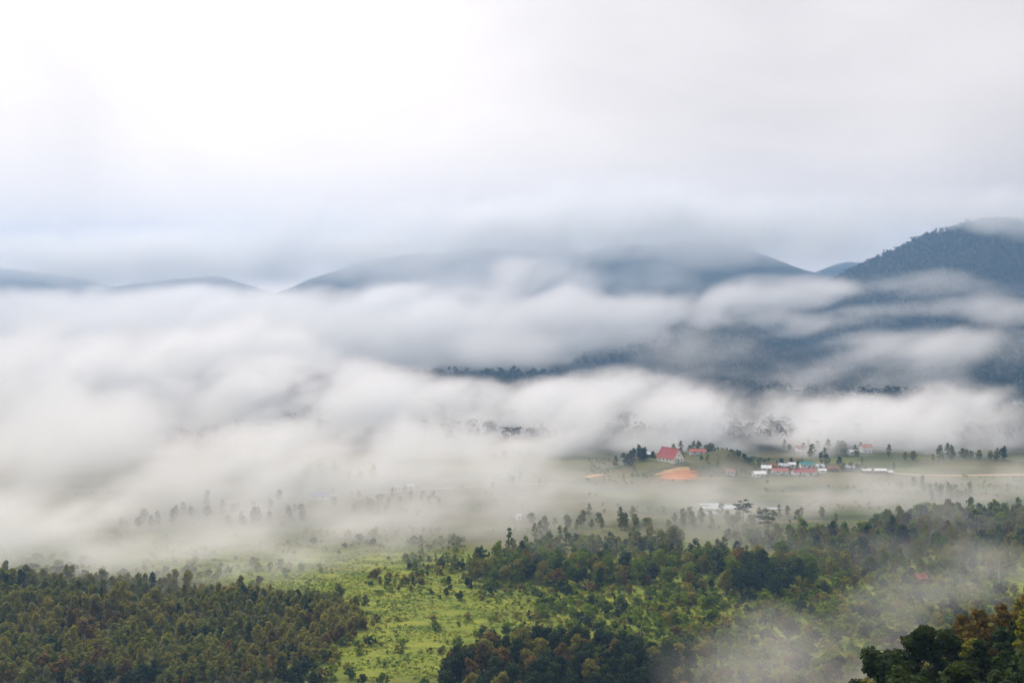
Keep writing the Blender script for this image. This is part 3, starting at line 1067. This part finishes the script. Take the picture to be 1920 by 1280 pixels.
post('utility_pole', 'white pole standing behind the pale red roofs of the village', 1459, 884, 868, 9.5, .28, 'pole')
post('dead_tree', 'thin bare white dead tree standing above the bottom centre thicket', 1201, 1212, 432, 6.5, .14, 'dead tree', 'pale_bark', False)


# dead forked tree in the middle of the clearing
def snag(label, px, row, y, h):
    x = at(px, row, y)[0]
    root = bpy.data.objects.new('dead_tree', None)
    COL.objects.link(root)
    root.location = (x, y, hz(x, y) - .2)
    tag(root, label, 'dead tree')
    add('trunk', mesh_py('trunk', *tube([(0, 0, 0), (.2, 0, h * .4), (-.1, 0, h * .7), (.1, 0, h)], [.17, .14, .1, .04], 6), MATS['pale_bark']), root)
    for q, s in ((.45, 1), (.6, -1), (.75, 1)):
        add('branch', mesh_py('branch', *tube([(.1, 0, h * q), (s * h * .12, .1, h * (q + .12)), (s * h * .16, .2, h * (q + .25))], [.09, .06, .02], 5), MATS['pale_bark']), root)


snag('pale bare dead tree leaning up from the green scrub of the clearing', 1166, 1136, 495, 6.5)
snag('pale bare trunk at the front edge of the forest belt', 1326, 1112, 512, 7)
for px_, row_, y_, h_, lb_ in ((60, 1150, 500, 9, 'far left of the woodland'), (205, 1190, 455, 8, 'woodland below the left tree line'), (330, 1140, 505, 8.5, 'woodland near its skyline'), (450, 1180, 470, 8, 'middle of the woodland'),
                               (520, 1225, 430, 7.5, 'lower right part of the woodland'), (130, 1245, 412, 7.5, 'lower left corner of the woodland'), (610, 1165, 480, 7.5, 'right end of the woodland')):
    snag('thin pale dead tree rising from the ' + lb_, px_, row_, y_, h_)


# ------------------------------------------------------------------ earth, lanes, ponds
def blob(name, cx, cyy, rx, ry, mat, dz, seed, rings=10, seg=48, flat=None, rough=.25, rz=0.0, square=0):
    r = np.random.default_rng(seed)
    ph = r.random(6) * 6.28
    V = [(cx, cyy)]
    for i in range(1, rings + 1):
        for k in range(seg):
            a = 2 * math.pi * k / seg
            q = 1 + rough * (math.sin(2 * a + ph[0]) * .5 + math.sin(3 * a + ph[1]) * .4 + math.sin(5 * a + ph[2]) * .3 + math.sin(9 * a + ph[3]) * .15)
            if square:
                q *= (abs(math.cos(a)) ** 5 + abs(math.sin(a)) ** 5) ** -.2
            u, v = rx * q * math.cos(a) * i / rings, ry * q * math.sin(a) * i / rings
            V.append((cx + u * math.cos(rz) - v * math.sin(rz), cyy + u * math.sin(rz) + v * math.cos(rz)))
    V = np.array(V)
    z = H(V[:, 0], V[:, 1]) + dz if flat is None else np.full(len(V), flat)
    F = []
    for k in range(seg):
        F.append((0, 1 + k, 1 + (k + 1) % seg))
    for i in range(rings - 1):
        for k in range(seg):
            k2 = (k + 1) % seg
            F.append((1 + i * seg + k, 1 + (i + 1) * seg + k, 1 + (i + 1) * seg + k2, 1 + i * seg + k2))
    me = mesh_py(name, np.c_[V, z], F, mat)
    o = add(name, me)
    tag(o, kind='structure')
    return o


def spot(px, row):
    y = CAM_Z * F_PX / (row - HORIZON)
    return at(px, row, y)[0], y


for i_ in range(11):
    re_ = np.random.default_rng(300 + i_)
    blob('earth_bank', 139 + re_.normal() * 2.2, 836.5 + i_ * 1.7, 14.5 + 3.5 * re_.random() - abs(i_ - 5) * .6, 1.35, [EARTH, EARTH, MATS['red_earth'], MATS['tan_earth']][int(re_.integers(4))], .3 + .05 * (i_ % 3), 310 + i_, rings=5, rough=.42)
blob('earth_terrace', 125, 829.5, 14, 1.2, MATS['tan_earth'], .25, 2, rough=.5)
blob('earth_bank', 69, 852, 9, 3.2, MATS['tan_earth'], .3, 3, rz=.5, rough=.5)
blob('earth_bank', 71, 858, 6, 1.6, MATS['tan_earth'], .3, 5, rz=.4, rough=.5)
blob('earth_terrace', 168, 842, 18, .8, MATS['tan_earth'], .2, 4)

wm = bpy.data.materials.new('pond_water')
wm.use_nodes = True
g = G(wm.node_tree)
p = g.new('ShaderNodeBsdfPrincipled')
p.inputs['Base Color'].default_value = (.40, .45, .46, 1)  # pale base colour paints in the sky reflection on the water
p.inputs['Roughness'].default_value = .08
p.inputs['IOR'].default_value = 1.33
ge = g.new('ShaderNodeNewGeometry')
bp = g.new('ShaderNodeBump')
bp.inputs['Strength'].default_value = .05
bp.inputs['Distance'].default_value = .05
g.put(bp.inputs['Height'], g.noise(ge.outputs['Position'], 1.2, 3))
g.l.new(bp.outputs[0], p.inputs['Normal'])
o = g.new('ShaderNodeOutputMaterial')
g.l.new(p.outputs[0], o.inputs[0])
plain('plastic_sheet', (.62, .68, .72), .35, .15, .2, .5)


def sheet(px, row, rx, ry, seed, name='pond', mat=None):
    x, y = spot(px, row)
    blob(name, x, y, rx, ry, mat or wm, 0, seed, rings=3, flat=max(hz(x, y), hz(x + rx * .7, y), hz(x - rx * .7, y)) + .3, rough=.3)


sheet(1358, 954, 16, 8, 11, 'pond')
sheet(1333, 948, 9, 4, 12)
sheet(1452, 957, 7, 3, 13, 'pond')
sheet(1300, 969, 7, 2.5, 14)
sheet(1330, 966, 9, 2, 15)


def lane(name, pts, w, mat, dz=.25):
    pts = np.array(pts, float)
    n = 60
    t = np.linspace(0, len(pts) - 1, n)
    x = np.interp(t, range(len(pts)), pts[:, 0])
    y = np.interp(t, range(len(pts)), pts[:, 1])
    tx, ty = np.gradient(x), np.gradient(y)
    l = np.hypot(tx, ty)
    nx, ny = -ty / l, tx / l
    V = []
    for s in (-1, 0, 1):
        xx, yy = x + nx * s * w / 2, y + ny * s * w / 2
        V.append(np.c_[xx, yy, np.maximum(H(xx, yy), H(x, y)) + dz - .08 * abs(s)])
    V = np.concatenate(V)
    F = [(b * n + i, b * n + i + 1, (b + 1) * n + i + 1, (b + 1) * n + i) for b in (0, 1) for i in range(n - 1)]
    o = add(name, mesh_py(name, V, F, mat))
    tag(o, kind='structure')


plain('dirt_lane', (.50, .34, .20), .95, .25, .3, .1)
plain('pale_lane', (.52, .47, .36), .95, .2, .3, .1)
lane('dirt_road', [spot(1660, 888), spot(1720, 892), spot(1790, 893), spot(1860, 892), spot(1960, 891)], 5.5, MATS['dirt_lane'])
lane('path', [spot(700, 927), spot(760, 922), spot(830, 917), spot(950, 911), spot(1060, 907)], 3.2, MATS['pale_lane'])

# ------------------------------------------------------------------ trees in the mist round the fields and the village
VT = [tree_template(900 + i, 9 + 2 * (i % 3), 3.4, 2.5, 9, 420, .8, flat=.9) for i in range(4)]
VM = {c: [template_meshes(t, c, 'bark', 'valley_tree') for t in VT] for c in ('dark_leaves', 'greygreen_leaves', 'yellow_leaves', 'olive_leaves')}
r5 = np.random.default_rng(91)
clusters = [
    (1185, 884, 884, 42, 9, 22, 'dark_leaves', 'dark tree in the grove left of the hall', 'grove left of the hall', .85),
    (1330, 866, 915, 60, 6, 8, 'greygreen_leaves', 'grey green tree behind the green mound', 'trees behind the mound', .6),
    (1400, 872, 893, 22, 6, 9, 'dark_leaves', 'dark bush at the right foot of the green mound', 'bushes by the mound', .5),
    (1480, 870, 905, 20, 8, 3, 'dark_leaves', 'dark tree behind the village roofs', 'trees behind the village roofs', .8),
    (1545, 872, 905, 10, 8, 2, 'dark_leaves', 'dark round tree right of the teal roof', 'trees right of the teal roof', .85),
    (1573, 872, 905, 3, 3, 1, 'dark_leaves', 'single dark tree standing right of the village row', None, .9),
    (1730, 880, 930, 22, 10, 5, 'yellow_leaves', 'yellow green tree beyond the dirt road', 'yellow green trees beyond the dirt road', .95),
    (1800, 880, 940, 60, 14, 16, 'greygreen_leaves', 'grey green tree in the row beyond the dirt road', 'trees beyond the dirt road', .95),
    (1862, 880, 935, 10, 6, 2, 'yellow_leaves', 'light yellow tree beside the dark one at the end of the road', 'yellow trees at the road end', 1.0),
    (1885, 880, 940, 12, 6, 2, 'dark_leaves', 'dark tree at the right end of the dirt road', 'dark trees at the right road end', 1.3),
    (940, 890, 900, 30, 10, 8, 'greygreen_leaves', 'faint tree in the mist left of the tan earth bank', 'faint trees left of the earth bank', 1.0),
    (950, 915, 815, 50, 14, 9, 'dark_leaves', 'dim tree along the pale lane', 'trees along the pale lane', .6),
    (790, 935, 745, 40, 18, 12, 'dark_leaves', 'dim tree below the pale lane', 'trees below the pale lane', .6),
    (690, 955, 720, 55, 30, 22, 'olive_leaves', 'olive tree fading into the mist in the fields', 'olive trees in the misty fields', .7),
    (490, 975, 690, 90, 40, 22, 'dark_leaves', 'dark tree almost lost in the thick mist at left', 'trees in the thick mist', .8),
    (300, 985, 680, 70, 40, 14, 'dark_leaves', 'ghostly tree deep in the left mist', 'ghostly trees deep in the left mist', .9),
    (640, 905, 830, 100, 20, 12, 'greygreen_leaves', 'pale tree behind the blue-roofed building', 'trees behind the blue roof', 1.0),
    (800, 1060, 560, 70, 14, 12, 'greygreen_leaves', 'small misty tree at the far edge of the clearing', 'misty trees at the far edge of the clearing', .55),
    (745, 1105, 520, 60, 12, 16, 'olive_leaves', 'bushy olive tree in the thicket crossing the bright grass', 'thicket crossing the bright grass', .5),
    (850, 1100, 520, 50, 16, 8, 'dark_leaves', 'small dark tree before the left end of the forest belt', 'dark trees before the belt end', .5),
    (1760, 940, 770, 50, 26, 22, 'greygreen_leaves', 'hazy tree in the field edge wood below the dirt road', 'field edge wood below the dirt road', .8),
    (1340, 1000, 660, 170, 26, 46, 'greygreen_leaves', 'hazy tree behind the forest belt', 'hazy trees behind the belt', .8),
    (1290, 862, 925, 70, 8, 9, 'greygreen_leaves', 'hazy tree behind the hall', 'hazy trees behind the hall', 1.0),
    (1440, 880, 880, 70, 16, 14, 'olive_leaves', 'low olive tree between the village houses', 'trees between the village houses', .5),
    (1600, 880, 880, 60, 20, 12, 'greygreen_leaves', 'grey green tree by the long low white building', 'trees by the long low white building', .7),
    (1560, 850, 980, 90, 30, 20, 'greygreen_leaves', 'misty tree on the slope behind the village', 'misty trees behind the village', 1.0),
    (1080, 1010, 645, 120, 22, 24, 'greygreen_leaves', 'faint tree behind the left half of the belt', 'faint trees behind the belt', .8),
]
for (px, row, y, rx, ry, n, c, lb, grp, s) in clusters:
    for i in range(n):
        y2 = y + ry * r5.normal() * .6
        x2 = at(px, row, y)[0] + rx / F_PX * y * r5.normal() * .55 if n > 1 else at(px, row, y)[0]
        plant('valley_tree', VM[c][int(r5.integers(4))], x2, y2, s * (.75 + .5 * r5.random()), r5.random() * 6.28, lb, 'tree', grp)

# hedges and scrub between the misty fields, the wooded valley floor and the forested slopes: masses nobody could count
r6 = np.random.default_rng(95)
q = scatter(-330, 470, 600, 850, 5, 96, lambda x, y, px, row: fbm(x / 70, y / 16, 4, 97) > .13 and not (1250 < px < 1480 and 935 < row < 985))
bake('field_scrub', SLF, [p[0] for p in q], [p[1] for p in q], .25 + .9 * r6.random(len(q)) ** 2, MATS['olive_leaves'], 98, label='low scrub lining the misty fields')

q = [p for p in scatter(70, 270, 846, 945, 3.6, 101, lambda x, y, px, row: fbm(x / 14, y / 14, 3, 102) > .0) if not (118 < p[0] < 158 and 838 < p[1] < 890)]
bake('knoll_scrub', SLF, [p[0] for p in q], [p[1] for p in q], .35 + .8 * r6.random(len(q)) ** 2, MATS['green_leaves'], 103, label='bushes and rough grass on the knoll round the hall')
CR = []
for i in range(5):
    r = np.random.default_rng(950 + i)
    cl = [(r.normal() * 2.4, r.normal() * 2.4, 8 + r.normal() * 2, 3.6, 3.6, 3.2) for _ in range(5)]
    CR.append(leaves(cl, 22, 4.4, 960 + i, up=.7, shell=.6))
xs_, ys_ = [], []
for y in np.arange(1060, 1900, 15):
    for x in np.arange(-.55 * y, .56 * y, 15):
        xx, yy = x + r6.normal() * 4, y + r6.normal() * 4
        if abs(xx) < .53 * yy:
            xs_.append(xx)
            ys_.append(yy)
k = r6.permutation(len(xs_))[:2600]
bake('valley_forest', CR, np.array(xs_)[k], np.array(ys_)[k], .9 + .5 * r6.random(len(k)), MATS['forest_leaves'], 99, label='dark forest on the valley floor beyond the village, seen through mist')
for hi, (hf, x0, x1, y0, y1) in enumerate(HILLS[:3]):
    gap = [12.5, 14, 16, 28, 30][hi]
    X, Y = np.meshgrid(np.arange(x0, x1, gap), np.arange(y0, y1, gap))
    X = X.ravel() + r6.normal(size=X.size) * gap * .3
    Y = Y.ravel() + r6.normal(size=Y.size) * gap * .3
    Z = hf(X, Y)
    ok = (Z > 8) & (np.abs(X) < .52 * Y) & (Z > H(X, Y))
    X, Y, Z = X[ok], Y[ok], Z[ok]
    lim = [15000, 7500, 8500, 8500, 5000][hi]
    if len(X) > lim:
        k = r6.permutation(len(X))[:lim]
        X, Y, Z = X[k], Y[k], Z[k]
    bake('mountain_forest', CR, X, Y, (.7 + .6 * r6.random(len(X))) * [.85, .9, .95, 1.2, 1.3][hi], MATS['forest_leaves'], 120 + hi, zs=Z - 2, label='forest covering the mountain slopes')


# ------------------------------------------------------------------ air: even haze and the banks of mist
def mist_material(name, col, aniso):
    m = bpy.data.materials.new(name)
    m.use_nodes = True
    g = G(m.node_tree)
    v = g.new('ShaderNodeVolumeScatter')
    v.inputs['Color'].default_value = (*col, 1)
    v.inputs['Anisotropy'].default_value = aniso
    vi = g.new('ShaderNodeVolumeInfo')
    g.l.new(vi.outputs['Density'], v.inputs['Density'])
    o = g.new('ShaderNodeOutputMaterial')
    g.l.new(v.outputs[0], o.inputs['Volume'])
    return m


MIST = mist_material('mist', (.66, .618, .595), 0.0)


def mist(label, lo, hi, vox, puffs, density, nscale, amp=1.2, detail=5, warp=0.0, squash=(1, 1, 2.0), ero=.45, cap=1.6, mat=None):
    """one bank of mist: ellipsoid puffs (cx, cy, cz, rx, ry, rz, weight) broken up by noise, held as a density grid"""
    v = bpy.data.volumes.new('mist')
    ob = bpy.data.objects.new('mist', v)
    COL.objects.link(ob)
    tag(ob, label, kind='stuff')
    ng = bpy.data.node_groups.new('mist', 'GeometryNodeTree')
    ng.interface.new_socket('Geometry', in_out='INPUT', socket_type='NodeSocketGeometry')
    ng.interface.new_socket('Geometry', in_out='OUTPUT', socket_type='NodeSocketGeometry')
    g = G(ng, clear=False)
    go = g.new('NodeGroupOutput')
    vc = g.new('GeometryNodeVolumeCube')
    vc.inputs['Min'].default_value = lo
    vc.inputs['Max'].default_value = hi
    for a, nm in enumerate('XYZ'):
        vc.inputs['Resolution ' + nm].default_value = max(4, int((hi[a] - lo[a]) / vox[a]))
    pos = g.new('GeometryNodeInputPosition').outputs[0]
    lean = g.new('ShaderNodeSeparateXYZ')
    g.put(lean.inputs[0], pos)
    sh = g.new('ShaderNodeCombineXYZ')
    g.put(sh.inputs[0], g.math('SUBTRACT', lean.outputs[0], g.math('MULTIPLY', lean.outputs[2], .6)))     # plumes lean to the right as they rise
    g.put(sh.inputs[1], lean.outputs[1])
    g.put(sh.inputs[2], lean.outputs[2])
    sq = g.vmath('MULTIPLY', sh.outputs[0], squash)
    n = g.noise(sq, nscale, detail, .62, .6)
    n2 = g.noise(sq, nscale * 2.6, 4, .6, .8)
    P = pos
    if warp:
        wv = g.noise(sq, nscale * .7, 3, .55, 0, 1)
        P = g.vmath('ADD', pos, g.vmath('MULTIPLY', g.vmath('SUBTRACT', wv, (.5, .5, .5)), (warp * 3, warp * 3, warp * 1.1)))
    tot = None
    for (cx, cyy, cz, rx, ry, rz, w) in puffs:
        q = g.vmath('MULTIPLY', g.vmath('SUBTRACT', P, (cx, cyy, cz)), (1 / rx, 1 / ry, 1 / rz))
        d2 = g.vmath('DOT_PRODUCT', q, q)
        f = g.math('MAXIMUM', g.math('MULTIPLY', g.math('SUBTRACT', 1.0, d2), w), 0.0)
        tot = f if tot is None else g.math('ADD', tot, f)
    tot = g.math('MINIMUM', tot, cap)
    e = g.math('MULTIPLY', g.math('SUBTRACT', n, .5), amp * 2)
    f = g.math('MULTIPLY', tot, g.math('ADD', 1.0, e))
    f = g.math('MAXIMUM', g.math('SUBTRACT', f, g.math('MULTIPLY', n2, ero)), 0.0)
    g.put(vc.inputs['Density'], g.math('MULTIPLY', f, density))
    sm = g.new('GeometryNodeSetMaterial')
    sm.inputs['Material'].default_value = mat or MIST
    g.l.new(vc.outputs[0], sm.inputs[0])
    g.l.new(sm.outputs[0], go.inputs[0])
    md = ob.modifiers.new('mist', 'NODES')
    md.node_group = ng
    return ob


CLOUD = mist_material('ridge_cloud', (.95, .935, .925), .2)


def pf(px, row, y, rpx, rrow, ry, w):
    x, _, z = at(px, row, y)
    return (x, y, z, rpx * y / F_PX, ry, rrow * y / F_PX, w)


# mist lying on the fields, thick at the left
mist('thin mist lying over the fields, thickening to the left', (-520, 470, -4), (470, 960, 100), (5, 5, 3), [
    (-20, 590, 5, 130, 70, 22, .75), (150, 570, 12, 120, 60, 22, .8), (280, 610, 12, 110, 70, 26, .9), (-220, 525, 10, 170, 55, 20, 1.5),
    (-400, 760, 5, 290, 260, 95, 1.5), (-240, 620, 0, 210, 120, 46, 1.3), (-320, 565, 0, 210, 80, 44, 3.0), (-150, 585, 0, 110, 60, 26, 1.3), (-120, 770, 5, 220, 150, 56, 1.9), (30, 820, 0, 240, 85, 32, .95),
    (250, 745, 0, 180, 90, 34, 1.2), (60, 690, 0, 170, 80, 30, 1.25), (-60, 640, 0, 140, 75, 28, 1.1), (170, 680, 0, 140, 60, 30, .95), (340, 790, 0, 150, 95, 38, 1.2), (120, 600, 10, 60, 40, 22, .8)],
    .012, .015, 3.6, warp=22, cap=3.5, squash=(1, 1, 1.2), ero=.7, detail=7)
# rolling bank behind the village
mist('rolling white bank of mist behind the village', (-900, 890, -4), (640, 1480, 160), (5.5, 5.5, 3), [
    (-560, 1160, 35, 340, 290, 105, 1.6), (-340, 1270, 66, 160, 130, 84, 1.3), (-220, 1140, 22, 260, 260, 72, 1.5), (0, 1090, 12, 190, 200, 60, 1.4), (120, 1120, 18, 130, 190, 64, 1.4),
    (230, 1120, 14, 130, 190, 58, 1.3), (330, 1090, 10, 130, 170, 52, 1.15), (420, 1080, 8, 100, 150, 46, 1.1), (500, 1075, 12, 85, 115, 58, 1.6),
    (-150, 970, 0, 220, 70, 36, 1.3), (120, 985, 0, 200, 70, 28, 1.1), (330, 990, 0, 180, 70, 32, 1.1), (-420, 960, 0, 240, 80, 54, 1.4)],
    .026, .014, 4.4, warp=34, squash=(1, 1, 1.15), ero=1.0, detail=7, cap=2.0)
# the great bank filling the valley, and the streaks drawn out to the right
mist('great bank of mist filling the valley below the mountains, with streaks trailing to the right', (-1750, 1400, -4), (1350, 3000, 290), (13, 13, 6), [
    (-1150, 2200, 60, 950, 720, 140, 1.6), (-450, 2250, 75, 560, 570, 128, 1.5), (-50, 2200, 80, 460, 400, 105, 1.3),
    pf(1120, 590, 2150, 280, 66, 200, 1.25), pf(1330, 572, 2150, 240, 40, 180, 1.15), pf(1480, 545, 2150, 220, 36, 170, 1.05), pf(1680, 532, 2150, 250, 30, 170, .95),
    pf(1830, 640, 1620, 280, 52, 150, 1.25), pf(1660, 650, 1620, 180, 36, 140, 1.0), pf(1480, 715, 1600, 150, 26, 110, .8), pf(1320, 695, 1600, 90, 18, 80, .8),
    pf(560, 640, 1750, 280, 70, 220, 1.2), pf(940, 650, 1700, 180, 50, 170, 1.0), pf(1600, 730, 1540, 260, 40, 110, .9),
    pf(985, 535, 2350, 150, 66, 240, 1.3), pf(800, 552, 2350, 130, 44, 200, 1.1), pf(300, 560, 2400, 260, 40, 250, 1.0), pf(1560, 605, 1800, 220, 24, 110, .8),
    pf(1330, 650, 1560, 320, 75, 110, .8), pf(1780, 560, 1800, 320, 60, 110, .8), pf(1450, 600, 1900, 260, 30, 110, .95), pf(1720, 690, 1560, 320, 30, 100, 1.05), pf(1860, 582, 1750, 240, 22, 100, 1.0), pf(1620, 590, 1850, 200, 20, 100, 1.0)],
    .010, .0062, 3.6, warp=85, squash=(1, 1, 1.5), ero=.85, detail=7, cap=2.0)
# cloud sitting on the ridges
mist('low cloud resting on the ridges', (-2000, 2650, 120), (1900, 3500, 515), (20, 20, 9), [
    pf(1000, 455, 3050, 170, 100, 300, 1.1), pf(940, 540, 3000, 280, 50, 260, 1.2), pf(1180, 530, 3000, 160, 36, 220, .9), pf(350, 490, 3050, 400, 75, 260, 1.1), pf(640, 445, 3050, 420, 100, 280, .85),
    pf(1130, 420, 3050, 420, 110, 300, 1.0), pf(760, 500, 2950, 330, 60, 260, .7), pf(1330, 435, 3000, 320, 90, 260, .8), pf(80, 490, 3000, 420, 66, 220, 1.0), pf(1560, 430, 3150, 320, 90, 260, .9)],
    .0066, .0036, 2.8, warp=80, squash=(1, 1, 1.3), ero=.5, detail=7, mat=CLOUD)
mist('cloud cap on the right-hand peak', (600, 2350, 230), (1500, 2800, 515), (13, 13, 7), [
    pf(1850, 385, 2500, 230, 56, 160, 1.2), pf(1960, 405, 2500, 150, 60, 150, 1.2), pf(1650, 410, 2500, 170, 50, 140, .8)],
    .005, .006, 2.2, warp=36, squash=(1, 1, 1.4), mat=CLOUD)
# near wisps rising from the gully at the lower right
mist('wisp of mist drifting through the gully at the lower right', (20, 255, -2), (270, 560, 80), (4, 4, 3), [
    pf(1520, 1240, 345, 200, 85, 55, 1.1), pf(1640, 1180, 375, 140, 60, 60, .95), pf(1750, 1115, 420, 160, 46, 60, .8), pf(1860, 1060, 470, 170, 50, 60, .8), pf(1330, 1265, 330, 140, 46, 45, .75)],
    .021, .022, 3.0, warp=14, ero=.6)

bm = bmesh.new()
bmesh.ops.create_cube(bm, size=1)
hb = bpy.data.meshes.new('haze')
bm.to_mesh(hb)
bm.free()
haze = add('haze', hb, loc=(0, (FAR - 600) / 2, 256), s=(2 * FAR + 100, FAR + 700, 540))
tag(haze, 'pale even haze over the valley', kind='stuff')
hm = bpy.data.materials.new('haze')
hm.use_nodes = True
g = G(hm.node_tree)
v = g.new('ShaderNodeVolumePrincipled')
v.inputs['Color'].default_value = (.36, .61, 1.0, 1)
v.inputs['Density'].default_value = 1.6e-4
v.inputs['Anisotropy'].default_value = .2
o = g.new('ShaderNodeOutputMaterial')
g.l.new(v.outputs[0], o.inputs['Volume'])
hb.materials.append(hm)
